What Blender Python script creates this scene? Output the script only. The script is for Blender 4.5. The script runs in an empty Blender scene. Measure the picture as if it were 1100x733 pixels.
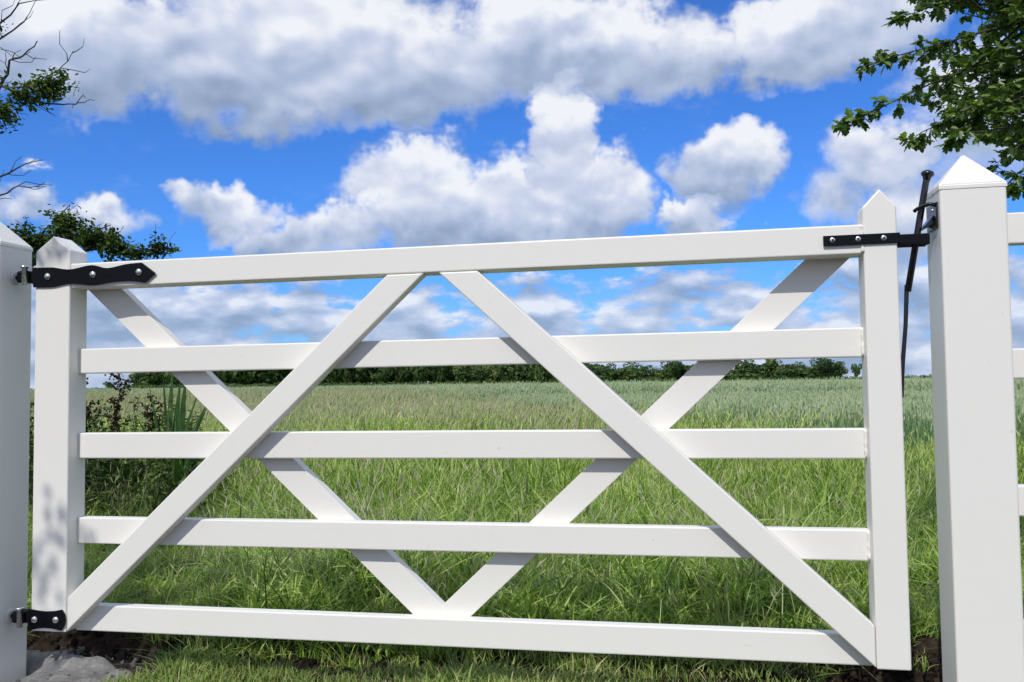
import bpy, bmesh, math, random
import numpy as np
from mathutils import Vector, Matrix, Euler, noise

S = bpy.context.scene
C = S.collection
R = math.radians

# ------------------------------------------------------------------ camera
CAM = Vector((2.156, -2.569, 0.93))
YAW, PITCH, ROLL = -0.2043, 0.0487, -0.0126
fw = Vector((math.sin(YAW)*math.cos(PITCH), math.cos(YAW)*math.cos(PITCH), math.sin(PITCH)))
rt = Vector((math.cos(YAW), -math.sin(YAW), 0)); up = rt.cross(fw)
r2 = rt*math.cos(ROLL) + up*math.sin(ROLL); u2 = -rt*math.sin(ROLL) + up*math.cos(ROLL)
cd = bpy.data.cameras.new('camera'); cam = bpy.data.objects.new('camera', cd); C.objects.link(cam)
cam.matrix_world = Matrix(((r2.x, u2.x, -fw.x, CAM.x), (r2.y, u2.y, -fw.y, CAM.y), (r2.z, u2.z, -fw.z, CAM.z), (0, 0, 0, 1)))
cd.sensor_width = 36; cd.lens = 36*953.99/1100; cd.clip_start = 0.05; cd.clip_end = 12000
S.camera = cam
FPX = 953.99
def project(p):
    """where a point falls in the photograph's frame; used only to choose which leaves show largest"""
    d = Vector(p) - CAM; z = d.dot(fw)
    if z < 0.05: return None
    return (550 + FPX*d.dot(r2)/z, 366.5 - FPX*d.dot(u2)/z, z)

# ------------------------------------------------------------------ sun, sky, exposure
SUN = Vector((-0.223, -1.0, 1.119)).normalized()
ld = bpy.data.lights.new('sun', 'SUN'); ld.energy = 3.15; ld.angle = R(0.53); ld.color = (1.0, 0.965, 0.91)
sun = bpy.data.objects.new('sun', ld); C.objects.link(sun); sun.location = (-8, -20, 30)
sun.rotation_euler = SUN.to_track_quat('Z', 'Y').to_euler()

W = bpy.data.worlds.new('World'); S.world = W; W.use_nodes = True
NT = W.node_tree; NT.nodes.clear()

class G:
    """small helper for node graphs"""
    def __init__(s, nt): s.nt = nt
    def n(s, t, **k):
        x = s.nt.nodes.new(t)
        for a, b in k.items(): setattr(x, a, b)
        return x
    def put(s, sock, v):
        if isinstance(v, bpy.types.NodeSocket): s.nt.links.new(v, sock)
        else: sock.default_value = v
    def m(s, op, a, b=0.0, c=0.0, clamp=False):
        x = s.n('ShaderNodeMath', operation=op, use_clamp=clamp)
        s.put(x.inputs[0], a); s.put(x.inputs[1], b)
        if len(x.inputs) > 2: s.put(x.inputs[2], c)
        return x.outputs[0]
    def v(s, op, a, b=(0, 0, 0)):
        x = s.n('ShaderNodeVectorMath', operation=op)
        s.put(x.inputs[0], a); s.put(x.inputs[1], b)
        return x.outputs[0]
    def comb(s, a, b, c):
        x = s.n('ShaderNodeCombineXYZ')
        for i, q in enumerate((a, b, c)): s.put(x.inputs[i], q)
        return x.outputs[0]
    def noise(s, vec, scale=5, detail=6, rough=0.55, dist=0.0, lac=2.0, out=0):
        x = s.n('ShaderNodeTexNoise'); s.put(x.inputs['Vector'], vec)
        x.inputs['Scale'].default_value = scale; x.inputs['Detail'].default_value = detail
        x.inputs['Roughness'].default_value = rough; x.inputs['Distortion'].default_value = dist
        x.inputs['Lacunarity'].default_value = lac
        return x.outputs[out]
    def ss(s, v, a, b, lo=0.0, hi=1.0):
        x = s.n('ShaderNodeMapRange', interpolation_type='SMOOTHSTEP'); s.put(x.inputs[0], v)
        for i, q in enumerate((a, b, lo, hi)): s.put(x.inputs[1+i], q)
        return x.outputs[0]
    def mixc(s, f, a, b, blend='MIX'):
        x = s.n('ShaderNodeMix', data_type='RGBA', blend_type=blend)
        s.put(x.inputs[0], f)
        for i, q in ((6, a), (7, b)): s.put(x.inputs[i], (*q, 1) if isinstance(q, tuple) and len(q) == 3 else q)
        return x.outputs[2]
    def ramp(s, f, stops):
        x = s.n('ShaderNodeValToRGB'); s.put(x.inputs[0], f); e = x.color_ramp.elements
        while len(e) < len(stops): e.new(0.5)
        for q, (p, c) in zip(e, stops): q.position = p; q.color = (*c, 1)
        return x.outputs[0]

g = G(NT)
sky = g.n('ShaderNodeTexSky', sky_type='NISHITA', sun_disc=False)
sky.sun_elevation = math.asin(SUN.z); sky.sun_rotation = math.atan2(SUN.x, SUN.y)
sky.air_density = 1.0; sky.dust_density = 0.35; sky.ozone_density = 2.2
tc = g.n('ShaderNodeTexCoord'); D0 = g.v('NORMALIZE', tc.outputs['Generated'])
sp = g.n('ShaderNodeSeparateXYZ'); g.put(sp.inputs[0], D0)
DX, DY, DZ = sp.outputs
# direction as azimuth and elevation in degrees, warped at two scales so that no cloud edge is a clean curve
wn = g.noise(D0, 7, 2, 0.5, out=1); ws = g.n('ShaderNodeSeparateXYZ'); g.put(ws.inputs[0], wn)
wm = g.noise(D0, 26, 3, 0.62, out=1); wt = g.n('ShaderNodeSeparateXYZ'); g.put(wt.inputs[0], wm)
az = g.m('MULTIPLY_ADD', g.m('ARCTAN2', DX, DY), 57.2958, g.m('ADD', g.m('MULTIPLY_ADD', ws.outputs[0], 7.0, -3.5), g.m('MULTIPLY_ADD', wt.outputs[0], 4.2, -2.1)))
el0 = g.m('MULTIPLY', g.m('ARCSINE', DZ), 57.2958)
el = g.m('ADD', el0, g.m('ADD', g.m('MULTIPLY_ADD', ws.outputs[1], 4.0, -2.0), g.m('MULTIPLY_ADD', wt.outputs[1], 3.6, -1.8)))
CLOUDS = [(-37.1,19.3,6.5,3.7,1.0),(-28.7,19.4,8.3,3.8,1.0),(-19.4,19.7,8.3,3.7,1.0),(-10.9,20.9,7.9,3.4,1.0),(-3.6,20.9,6.6,3.1,1.0),
 (-40.1,20.6,4.3,2.9,0.9),(6.8,20.2,5.2,3.2,1.0),(10.6,21.0,3.7,3.0,0.9),(-24.7,22.4,11.5,3.1,0.8),
 (-18.2,12.4,4.5,3.4,1.0),(-12.2,11.8,5.1,2.9,1.0),(-8.2,15.5,2.3,3.0,1.0),(-6.6,11.7,3.9,3.1,0.95),(-14.6,10.4,7.8,2.1,1.0),
 (-22.5,10.6,4.2,1.5,0.7),(-29.5,10.6,3.4,1.8,0.85),(-25.8,9.6,4.0,1.5,0.85),(-31.7,11.4,1.9,1.2,0.7),
 (2.1,13.4,3.5,2.6,1.0),(0.4,10.4,2.8,1.4,1.0),
 (11.4,13.0,3.3,2.7,0.8),(8.7,10.8,2.4,1.9,0.6),(13.0,9.1,2.5,3.2,0.7),(16.4,15.0,3.8,5.0,0.7),(-40.9,10.7,2.5,1.1,0.55),(-37.1,9.9,2.5,1.3,0.5)]
Dm = None; Hs = None; Ms = None
for a0, e0, ra, re, w in CLOUDS:
    da = g.m('DIVIDE', g.m('SUBTRACT', az, a0), ra*1.18)
    de = g.m('DIVIDE', g.m('SUBTRACT', el, e0), re*1.18)
    mk = g.m('MULTIPLY', g.m('SUBTRACT', 1.0, g.m('MULTIPLY_ADD', da, da, g.m('MULTIPLY', de, de)), clamp=True), w)
    Dm = mk if Dm is None else g.m('MAXIMUM', Dm, mk)
    hh = g.m('MULTIPLY', mk, de)
    Hs = hh if Hs is None else g.m('ADD', Hs, hh)
    Ms = mk if Ms is None else g.m('ADD', Ms, mk)
H = g.m('DIVIDE', Hs, g.m('ADD', Ms, 0.02))
# the same kind of cloud goes on all round and overhead
flat = g.v('MULTIPLY', D0, (1, 1, 2.2))
GN_ = g.noise(flat, 2.1, 3, 0.5)
Dg = g.ss(GN_, 0.34, 0.52, 0.0, 0.95)
inview = g.m('MULTIPLY', g.ss(g.m('ABSOLUTE', g.m('ADD', az, 11.5)), 29.0, 40.0, 1.0, 0.0), g.ss(el0, 22.5, 29.0, 1.0, 0.0))
Dm = g.m('ADD', g.m('MULTIPLY', Dm, inview), g.m('MULTIPLY', Dg, g.m('SUBTRACT', 1.0, inview)))
# low broken bank above the horizon
NV = g.v('MULTIPLY', D0, (1, 1, 1.5))
N1 = g.noise(NV, 11.0, 7, 0.62)
R1 = g.noise(NV, 15.0, 2, 0.5)
R2 = g.noise(g.v('ADD', NV, (-0.006, -0.008, 0.020)), 15.0, 2, 0.5)
F = g.m('SUBTRACT', g.m('ADD', Dm, g.m('MULTIPLY_ADD', N1, 1.1, -0.55)), 0.20)
alpha = g.ss(F, -0.16, 0.44)
relief = g.m('ADD', g.m('MULTIPLY', g.m('SUBTRACT', R1, R2), 1.15), g.m('MULTIPLY_ADD', N1, 0.34, -0.17))
lit = g.m('ADD', g.m('MULTIPLY_ADD', H, 0.85, 0.66), relief)
lit = g.m('SUBTRACT', lit, g.m('MULTIPLY', g.ss(F, 0.5, 1.1), 0.10))
# small flat-based clouds in ranks towards the horizon
LV = g.v('MULTIPLY', D0, (1, 1, 2.3))
L1 = g.noise(LV, 10.5, 6, 0.60)
L2_ = g.noise(g.v('ADD', LV, (0, 0, 0.035)), 10.5, 2, 0.55)
FL = g.m('ADD', L1, g.ss(el0, 5.5, 9.0, 0.0, -0.30))
FL = g.m('ADD', FL, g.ss(el0, 0.5, 4.5, 0.08, 0.0))
aL = g.ss(FL, 0.36, 0.48)
litL = g.m('ADD', g.m('MULTIPLY', g.m('SUBTRACT', L1, L2_), 3.8), g.m('MULTIPLY_ADD', L1, -0.4, 0.68))
lit = g.m('ADD', g.m('MULTIPLY', lit, alpha), g.m('MULTIPLY', litL, g.m('SUBTRACT', 1.0, alpha)), clamp=True)
alpha = g.m('MAXIMUM', alpha, g.m('MULTIPLY', aL, 0.92))
cl = g.ramp(lit, [(0.0, (2.7, 3.55, 5.1)), (0.33, (4.0, 4.9, 6.7)), (0.68, (6.1, 6.7, 8.3)), (1.0, (9.0, 9.2, 9.6))])
lowtone = g.ss(el0, 1.0, 9.0, 1.0, 0.0)
cl = g.mixc(g.m('MULTIPLY', lowtone, 0.25), cl, (4.2, 5.2, 7.2))
tint = g.mixc(1.0, sky.outputs[0], (0.34, 0.78, 1.55), 'MULTIPLY')
pale = g.mixc(g.ss(el0, 0.0, 8.0, 0.35, 0.0), tint, (4.2, 5.8, 8.6))
col = g.mixc(g.m('MULTIPLY', alpha, 0.97), pale, cl)
bg = g.n('ShaderNodeBackground'); g.put(bg.inputs[0], col); bg.inputs[1].default_value = 0.10
wo = g.n('ShaderNodeOutputWorld'); g.put(wo.inputs[0], bg.outputs[0])
W.cycles.sampling_method = 'MANUAL'; W.cycles.sample_map_resolution = 512

V = S.view_settings
V.view_transform = 'Standard'; V.look = 'None'; V.gamma = 1.0; V.exposure = 0.0; V.use_curve_mapping = False
cy = S.cycles
cy.max_bounces = 6; cy.diffuse_bounces = 3; cy.glossy_bounces = 3; cy.transmission_bounces = 4; cy.transparent_max_bounces = 6
cy.use_adaptive_sampling = True; cy.adaptive_threshold = 0.015; cy.use_denoising = True; cy.sample_clamp_indirect = 6.0

# ------------------------------------------------------------------ materials
def mat(name, build):
    m = bpy.data.materials.new(name); m.use_nodes = True; nt = m.node_tree; nt.nodes.clear()
    q = G(nt); out = q.n('ShaderNodeOutputMaterial'); q.put(out.inputs[0], build(q)); return m
def pbsdf(q, col, rough=0.5, spec=0.5, metal=0.0, normal=None):
    p = q.n('ShaderNodeBsdfPrincipled')
    q.put(p.inputs['Base Color'], (*col, 1) if isinstance(col, tuple) else col)
    q.put(p.inputs['Roughness'], rough); q.put(p.inputs['Metallic'], metal); q.put(p.inputs['Specular IOR Level'], spec)
    if normal is not None: q.put(p.inputs['Normal'], normal)
    return p.outputs[0]
def bump(q, h, strength=0.3, dist=0.01):
    b = q.n('ShaderNodeBump'); q.put(b.inputs['Height'], h); b.inputs['Strength'].default_value = strength; b.inputs['Distance'].default_value = dist
    return b.outputs[0]
def objco(q): return q.n('ShaderNodeTexCoord').outputs['Object']
def attr(q, n, out='Fac'):
    a = q.n('ShaderNodeAttribute', attribute_name=n); return a.outputs[out]

def b_paint(q):
    o = objco(q)
    streak = q.noise(q.v('MULTIPLY', o, (1.5, 9, 60)), 1.6, 4, 0.6)
    blot = q.noise(o, 3.2, 5, 0.6)
    c = q.mixc(q.ss(blot, 0.45, 0.75, 0.0, 0.5), (0.795, 0.775, 0.715), (0.765, 0.745, 0.68))
    c = q.mixc(q.ss(streak, 0.5, 0.8, 0.0, 0.12), c, (0.74, 0.72, 0.65))
    speck = q.ss(q.noise(o, 55, 2, 0.5), 0.74, 0.78)
    c = q.mixc(q.m('MULTIPLY', speck, 0.35), c, (0.45, 0.43, 0.38))
    return pbsdf(q, c, q.ss(blot, 0.3, 0.7, 0.34, 0.5), 0.42, normal=bump(q, q.m('ADD', streak, q.m('MULTIPLY', q.noise(o, 180, 2, 0.5), 0.25)), 0.03, 0.004))
M_paint = mat('white_paint', b_paint)
def b_black(q):
    n = q.noise(objco(q), 260, 3, 0.6)
    return pbsdf(q, q.mixc(q.ss(n, 0.4, 0.8), (0.004, 0.005, 0.007), (0.009, 0.010, 0.012)), 0.42, 0.12, normal=bump(q, n, 0.25, 0.001))
M_black = mat('black_powder_coat', b_black)
M_gloss = mat('black_gloss_enamel', lambda q: pbsdf(q, (0.008, 0.008, 0.011), q.ss(q.noise(objco(q), 90, 2), 0.3, 0.7, 0.14, 0.28), 0.55))
M_zinc = mat('zinc_bolt', lambda q: pbsdf(q, (0.72, 0.72, 0.70), q.ss(q.noise(objco(q), 150, 2), 0.3, 0.7, 0.16, 0.35), 0.5, 0.95))
M_nylon = mat('clear_nylon', lambda q: pbsdf(q, q.mixc(q.noise(objco(q), 90, 2), (0.70, 0.69, 0.64), (0.55, 0.54, 0.50)), 0.3, 0.5))
def b_bark(q):
    o = objco(q); n = q.noise(q.v('MULTIPLY', o, (1, 1, 0.35)), 38, 6, 0.65)
    return pbsdf(q, q.ramp(n, [(0.25, (0.028, 0.022, 0.017)), (0.55, (0.075, 0.062, 0.048)), (0.8, (0.13, 0.115, 0.09))]), 0.9, 0.2, normal=bump(q, n, 0.6, 0.01))
M_bark = mat('bark', b_bark)
M_twig = mat('grey_twig', lambda q: pbsdf(q, q.mixc(q.noise(objco(q), 30, 3), (0.045, 0.038, 0.03), (0.10, 0.085, 0.065)), 0.85, 0.2))
def leafy(name, ramp, transl, trcol, rough=0.45, spec=0.35, usetone=True, fac=0.30):
    def b(q):
        oi = q.n('ShaderNodeObjectInfo')
        t = q.m('ADD', q.m('MULTIPLY', attr(q, 'tone'), 0.88), q.m('MULTIPLY', oi.outputs['Random'], 0.12)) if usetone else oi.outputs['Random']
        patch = q.noise(q.n('ShaderNodeNewGeometry').outputs['Position'], 0.8, 3, 0.55)
        t = q.m('ADD', t, q.m('MULTIPLY_ADD', patch, 0.5, -0.25), clamp=True)
        c = q.ramp(t, ramp)
        mx = q.n('ShaderNodeMixShader'); q.put(mx.inputs[0], fac); q.put(mx.inputs[1], pbsdf(q, c, rough, spec))
        tr = q.n('ShaderNodeBsdfTranslucent'); q.put(tr.inputs[0], q.mixc(1.0, c, trcol, 'MULTIPLY'))
        q.put(mx.inputs[2], tr.outputs[0]); return mx.outputs[0]
    return mat(name, b)
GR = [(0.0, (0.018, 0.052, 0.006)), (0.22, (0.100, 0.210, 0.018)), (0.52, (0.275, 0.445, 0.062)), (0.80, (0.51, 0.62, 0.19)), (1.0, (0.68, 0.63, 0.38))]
M_grass = leafy('meadow_grass', GR, 0.4, (1.25, 1.35, 0.5), 0.42, 0.22)
M_turf = leafy('short_turf', [(0.0, (0.070, 0.135, 0.022)), (0.35, (0.20, 0.315, 0.060)), (0.65, (0.36, 0.44, 0.13)), (0.85, (0.53, 0.50, 0.25)), (1.0, (0.62, 0.53, 0.31))], 0.4, (1.2, 1.3, 0.6), 0.5, 0.25)
M_seed = leafy('seeding_grass', [(0.0, (0.12, 0.225, 0.045)), (0.4, (0.24, 0.37, 0.105)), (0.7, (0.40, 0.47, 0.22)), (1.0, (0.56, 0.50, 0.37))], 0.4, (1.2, 1.2, 0.7), 0.55, 0.25)
M_wheat = leafy('green_wheat', [(0.0, (0.077, 0.169, 0.077)), (0.4, (0.224, 0.351, 0.175)), (0.75, (0.392, 0.499, 0.280)), (1.0, (0.532, 0.567, 0.378))], 0.4, (1.1, 1.2, 0.7), 0.5, 0.25)
M_haw = leafy('hawthorn_leaf', [(0.0, (0.024, 0.052, 0.011)), (0.35, (0.085, 0.155, 0.032)), (0.7, (0.20, 0.29, 0.085)), (1.0, (0.34, 0.42, 0.19))], 0.4, (1.6, 1.9, 0.5), 0.36, 0.5, fac=0.34)
M_dark = leafy('dark_leaf', [(0.0, (0.014, 0.030, 0.006)), (0.5, (0.042, 0.084, 0.014)), (0.8, (0.11, 0.17, 0.030)), (1.0, (0.20, 0.25, 0.06))], 0.4, (1.5, 1.8, 0.5), 0.55, 0.25, fac=0.25)
M_sword = leafy('sword_leaf', [(0.0, (0.018, 0.055, 0.014)), (0.5, (0.035, 0.095, 0.024)), (1.0, (0.08, 0.15, 0.04))], 0.4, (1.4, 1.7, 0.5), 0.35, 0.5)
M_dock = leafy('rusty_seed', [(0.0, (0.030, 0.017, 0.010)), (0.6, (0.070, 0.042, 0.024)), (1.0, (0.15, 0.10, 0.06))], 0.3, (1.2, 1.0, 0.8), 0.8, 0.2)
M_far = leafy('far_foliage', [(0.0, (0.016, 0.036, 0.011)), (0.4, (0.040, 0.082, 0.022)), (0.75, (0.090, 0.145, 0.036)), (1.0, (0.17, 0.18, 0.08))], 0.3, (1.2, 1.4, 0.6), 0.6, 0.2, fac=0.15)
def b_soil(q):
    o = objco(q); n = q.noise(o, 22, 8, 0.7); w = q.noise(o, 1.1, 5, 0.6)
    c = q.ramp(n, [(0.25, (0.011, 0.008, 0.006)), (0.5, (0.030, 0.021, 0.015)), (0.78, (0.095, 0.072, 0.050))])
    sepo = q.n('ShaderNodeSeparateXYZ'); q.put(sepo.inputs[0], o)
    thatch = q.mixc(q.noise(o, 40, 4, 0.7), (0.035, 0.040, 0.016), (0.12, 0.11, 0.05))
    c = q.mixc(q.m('MULTIPLY', q.ss(q.m('ADD', sepo.outputs[1], q.m('MULTIPLY', w, 0.4)), 1.15, 1.5), 0.85), c, thatch)
    sep = q.n('ShaderNodeSeparateXYZ'); q.put(sep.inputs[0], o)
    far = q.ss(sep.outputs[1], 6.0, 40.0)
    fieldc = q.mixc(q.noise(o, 0.06, 6, 0.7), (0.055, 0.105, 0.035), (0.11, 0.155, 0.06))
    c = q.mixc(far, c, fieldc)
    return pbsdf(q, c, 0.95, 0.15, normal=bump(q, n, 0.9, 0.02))
M_soil = mat('soil', b_soil)
def b_conc(q):
    o = objco(q); n = q.noise(o, 30, 8, 0.72); w = q.noise(o, 6, 4, 0.6)
    c = q.ramp(n, [(0.2, (0.10, 0.097, 0.093)), (0.5, (0.22, 0.215, 0.205)), (0.8, (0.42, 0.405, 0.375))])
    c = q.mixc(q.ss(w, 0.55, 0.75, 0, 0.6), c, (0.10, 0.085, 0.065))
    return pbsdf(q, c, 0.92, 0.2, normal=bump(q, n, 0.9, 0.012))
M_conc = mat('rough_mortar', b_conc)
def b_crop(q):
    o = objco(q); a = q.noise(o, 4.5, 6, 0.75); b = q.noise(q.v('MULTIPLY', o, (0.02, 0.09, 1)), 1.0, 4, 0.6)
    c = q.mixc(a, (0.14, 0.22, 0.095), (0.30, 0.37, 0.19)); c = q.mixc(q.ss(b, 0.4, 0.7, 0, 0.5), c, (0.30, 0.38, 0.20))
    return pbsdf(q, c, 0.8, 0.2, normal=bump(q, a, 1.0, 0.25))
M_crop = mat('crop_tops', b_crop)

# ------------------------------------------------------------------ mesh helpers
def tag(o, label=None, cat=None, group=None, kind=None):
    if label: o['label'] = label
    if cat: o['category'] = cat
    if group: o['group'] = group
    if kind: o['kind'] = kind
    return o
def link(name, me, m=None, parent=None):
    o = bpy.data.objects.new(name, me); C.objects.link(o)
    if m is not None and me is not None and not me.materials: me.materials.append(m)
    if parent is not None: o.parent = parent
    return o
def empty(name, loc=(0, 0, 0)):
    o = bpy.data.objects.new(name, None); C.objects.link(o); o.location = loc; o.empty_display_size = 0.1; return o
class MB:
    """collects faces and a per-vertex tone"""
    def __init__(s): s.v = []; s.f = []; s.t = []
    def add(s, vs, fs, tone=0.5):
        k = len(s.v); s.v += [tuple(p) for p in vs]; s.f += [tuple(i+k for i in q) for q in fs]
        s.t += ([tone]*len(vs) if not isinstance(tone, (list, tuple)) else list(tone))
    def tube(s, pts, rad, sides=6, tone=0.5, cap=True):
        pts = [Vector(p) for p in pts]; vs = []; fs = []; n = len(pts)
        if not isinstance(rad, (list, tuple)): rad = [rad]*n
        ref = None
        for i, p in enumerate(pts):
            t = (pts[min(i+1, n-1)] - pts[max(i-1, 0)]).normalized()
            if ref is None: ref = Vector((0, 0, 1)) if abs(t.z) < 0.9 else Vector((1, 0, 0))
            a = t.cross(ref).normalized(); b = t.cross(a).normalized(); ref = -b if False else ref
            for k in range(sides):
                w = 2*math.pi*k/sides; vs.append(p + (a*math.cos(w) + b*math.sin(w))*rad[i])
        for i in range(n-1):
            for k in range(sides):
                k2 = (k+1) % sides; fs.append((i*sides+k, i*sides+k2, (i+1)*sides+k2, (i+1)*sides+k))
        if cap: fs += [tuple(range(sides))[::-1], tuple((n-1)*sides+k for k in range(sides))]
        s.add(vs, fs, tone)
    def mesh(s, name, m=None, smooth=False):
        me = bpy.data.meshes.new(name); me.from_pydata(s.v, [], s.f)
        a = me.attributes.new('tone', 'FLOAT', 'POINT'); a.data.foreach_set('value', np.array(s.t, dtype=np.float32))
        if m: me.materials.append(m)
        if smooth: me.polygons.foreach_set('use_smooth', [True]*len(me.polygons))
        me.update(); return me
    def build(s, name, m, parent=None, smooth=False): return link(name, s.mesh(name, m, smooth), None, parent)
SL = 0.004      # the gate and fence rise very slightly to the right
def sh(x, z): return (x, z + SL*x)
def prism(poly, y0, y1, bev=0.004, seg=2, name='part', smooth=False):
    """polygon in XZ pushed through from y0 to y1 with rounded edges"""
    bm = bmesh.new()
    f = bm.faces.new([bm.verts.new((x, y0, z)) for x, z in poly])
    r = bmesh.ops.extrude_face_region(bm, geom=[f])
    for v in r['geom']:
        if isinstance(v, bmesh.types.BMVert): v.co.y = y1
    bmesh.ops.recalc_face_normals(bm, faces=bm.faces[:])
    if bev: bmesh.ops.bevel(bm, geom=bm.edges[:], offset=bev, segments=seg, affect='EDGES', profile=0.5, clamp_overlap=True)
    me = bpy.data.meshes.new(name); bm.to_mesh(me); bm.free()
    if smooth:
        for p in me.polygons: p.use_smooth = True
    return me
def box(x0, x1, y0, y1, z0, z1, bev=0.004, seg=2, name='part', shear=True):
    q = [(x0, z0), (x1, z0), (x1, z1), (x0, z1)]
    return prism([sh(*p) for p in q] if shear else q, y0, y1, bev, seg, name)
def lathe(profile, axis_o, axis_d, sides=16, name='part', smooth=True):
    """profile of (radius, distance along axis)"""
    d = Vector(axis_d).normalized(); a = d.orthogonal().normalized(); b = d.cross(a); mb = MB(); vs = []; fs = []
    for r, t in profile:
        for k in range(sides):
            w = 2*math.pi*k/sides; vs.append(Vector(axis_o) + d*t + (a*math.cos(w) + b*math.sin(w))*r)
    for i in range(len(profile)-1):
        for k in range(sides):
            k2 = (k+1) % sides; fs.append((i*sides+k, i*sides+k2, (i+1)*sides+k2, (i+1)*sides+k))
    fs += [tuple(range(sides))[::-1], tuple((len(profile)-1)*sides+k for k in range(sides))]
    mb.add(vs, fs); return mb.mesh(name, None, smooth)
def smooth_poly(pts, n=6):
    """closed Catmull-Rom through the points"""
    out = []; L = len(pts)
    for i in range(L):
        p0, p1, p2, p3 = (Vector(pts[(i+k) % L]) for k in (-1, 0, 1, 2))
        for j in range(n):
            t = j/n; q = 0.5*((2*p1) + (p2-p0)*t + (2*p0-5*p1+4*p2-p3)*t*t + (3*p1-p0-3*p2+p3)*t**3); out.append(tuple(q))
    return out

# ------------------------------------------------------------------ ground
def fbm(x, y, s, o=4): return noise.fractal(Vector((x*s, y*s, 3.7)), 1.0, 2.0, o)
def sstep(a, b, x):
    t = max(0.0, min(1.0, (x-a)/(b-a))); return t*t*(3-2*t)
def post_hole(x, y): return (1 - sstep(-0.07, 0.05, x))*(1 - sstep(0.09, 0.17, y))*0.13
def trench(x, y):
    """disturbed strip dug along the gate line, deepest at both posts"""
    w = 0.05*fbm(x, y, 2.2)
    c = sstep(0.20, 0.30, y + w)*(1 - sstep(0.42, 0.50, y + w))*0.055
    r = sstep(2.45, 2.62, x + w)*sstep(-0.1, 0.12, y + w)*(1 - sstep(0.60, 0.86, y + w))*0.22
    l = (1 - sstep(0.22, 0.42, x + w))*sstep(0.19, 0.26, y + w)*(1 - sstep(0.52, 0.62, y + w))*0.11
    return max(c, r, l, post_hole(x, y))
def terrain(x, y):
    d = math.hypot(x-1.5, y)
    z = 0.022*fbm(x, y, 0.9)*sstep(-1, 3, d) + 0.010*fbm(x, y, 4.0, 3)*(1 - sstep(8, 20, d))
    z += 0.05*sstep(0.45, 1.2, y)*(1 - sstep(6, 12, y)) - trench(x, y)*(1 + 0.35*fbm(x, y, 14, 3))
    return z
def axis(dense, far):
    a, b, st = dense; v = list(np.arange(a, b+1e-6, st)); k = st
    while v[-1] < far: k *= 1.22; v.append(v[-1]+k)
    k = st
    while v[0] > -far: k *= 1.22; v.insert(0, v[0]-k)
    return v
xs = axis((-2.0, 4.4, 0.035), 6000); ys = axis((-0.4, 1.6, 0.03), 6000)
gv = [(x, y, terrain(x, y)) for y in ys for x in xs]; nx = len(xs)
gf = [(j*nx+i, j*nx+i+1, (j+1)*nx+i+1, (j+1)*nx+i) for j in range(len(ys)-1) for i in range(nx-1)]
me = bpy.data.meshes.new('ground'); me.from_pydata(gv, [], gf); me.materials.append(M_soil)
for p in me.polygons: p.use_smooth = True
tag(link('ground', me), 'dark soil and field earth under the grass', None, None, 'structure')

# rough mortar footing at the foot of the left post
mb = MB(); nxp, nyp = 64, 44; vs = []; fs = []
for j in range(nyp):
    for i in range(nxp):
        x = -0.75 + 1.15*i/(nxp-1); y = -0.55 + 0.80*j/(nyp-1)
        edge = min(sstep(-0.75, -0.65, x), 1-sstep(0.20, 0.36, x + 0.30*fbm(x, y, 3.0) + 0.18*sstep(-0.1, 0.2, y)), sstep(-0.55, -0.45, y), 1-sstep(0.16, 0.24, y + 0.05*fbm(x, y, 5)))
        ridge = 0.022*math.exp(-((y - 0.02 - 0.35*(x-0.05))/0.030)**2)*sstep(0.0, 0.1, x)
        vs.append((x, y, -0.06 - post_hole(x, y) + 0.085*edge + edge*(0.016*fbm(x, y, 9, 5) + 0.008*fbm(x, y, 32, 3) + ridge)))
for j in range(nyp-1):
    for i in range(nxp-1): fs.append((j*nxp+i, j*nxp+i+1, (j+1)*nxp+i+1, (j+1)*nxp+i))
mb.add(vs, fs)
o = mb.build('mortar_footing', M_conc, None, True)
tag(o, 'rough grey mortar footing on the ground at the left gate post', None, None, 'structure')

# ------------------------------------------------------------------ the gate
Z0 = 0.93
sb, shd, pk = 0.1423, 1.3932, 1.4431
T = [(1.3477, 1.2659), (1.0663, 0.9832), (0.7853, 0.7012), (0.5063, 0.4213), (0.2208, 0.1371)]
X1, X2, WD, DP, DR = 0.1316, 2.6125, 2.70, 0.088, 0.047
gate = empty('field_gate', (0, 0, 0))
tag(gate, 'white five-bar field gate with crossed diagonal braces, closed between two posts', 'gate')
def gp(name, me, m=M_paint, parent=gate): return link(name, me, m, parent)
gp('hanging_stile', prism([sh(0, sb), sh(X1, sb), sh(X1, shd), sh(0.068, pk), sh(0, shd)], 0, DP, 0.005, 3))
gp('shutting_stile', prism([sh(X2, sb), sh(WD, sb), sh(WD, shd), sh(2.658, pk), sh(X2, shd)], 0, DP, 0.005, 3))
gp('top_rail', box(X1-0.001, X2+0.001, 0.003, DP-0.003, T[0][1], T[0][0], 0.005, 3))
for t, b in T[1:]: gp('rail', box(X1-0.001, X2+0.001, DR, DP-0.0005, b, t, 0.004, 2))
class Ln:
    def __init__(s, x, z, deg): s.x, s.z, s.k = x, z+Z0, math.tan(R(deg))
    def at_x(s, x): return (x, s.z + s.k*(x-s.x))
    def at_z(s, z, slope=0.0):
        x = (z - s.z + s.k*s.x)/(s.k - slope); return (x, z + slope*x)
    def meet(s, o):
        x = (o.z - s.z + s.k*s.x - o.k*o.x)/(s.k - o.k); return s.at_x(x)
L, Lu = Ln(0.791, -0.1778, 42.7), Ln(0.7312, -0.1247, 42.7)
L2, L2u = Ln(1.9775, -0.1913, -42.6), Ln(2.0697, -0.1643, -42.6)
top = T[0][1] - 0.001
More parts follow.
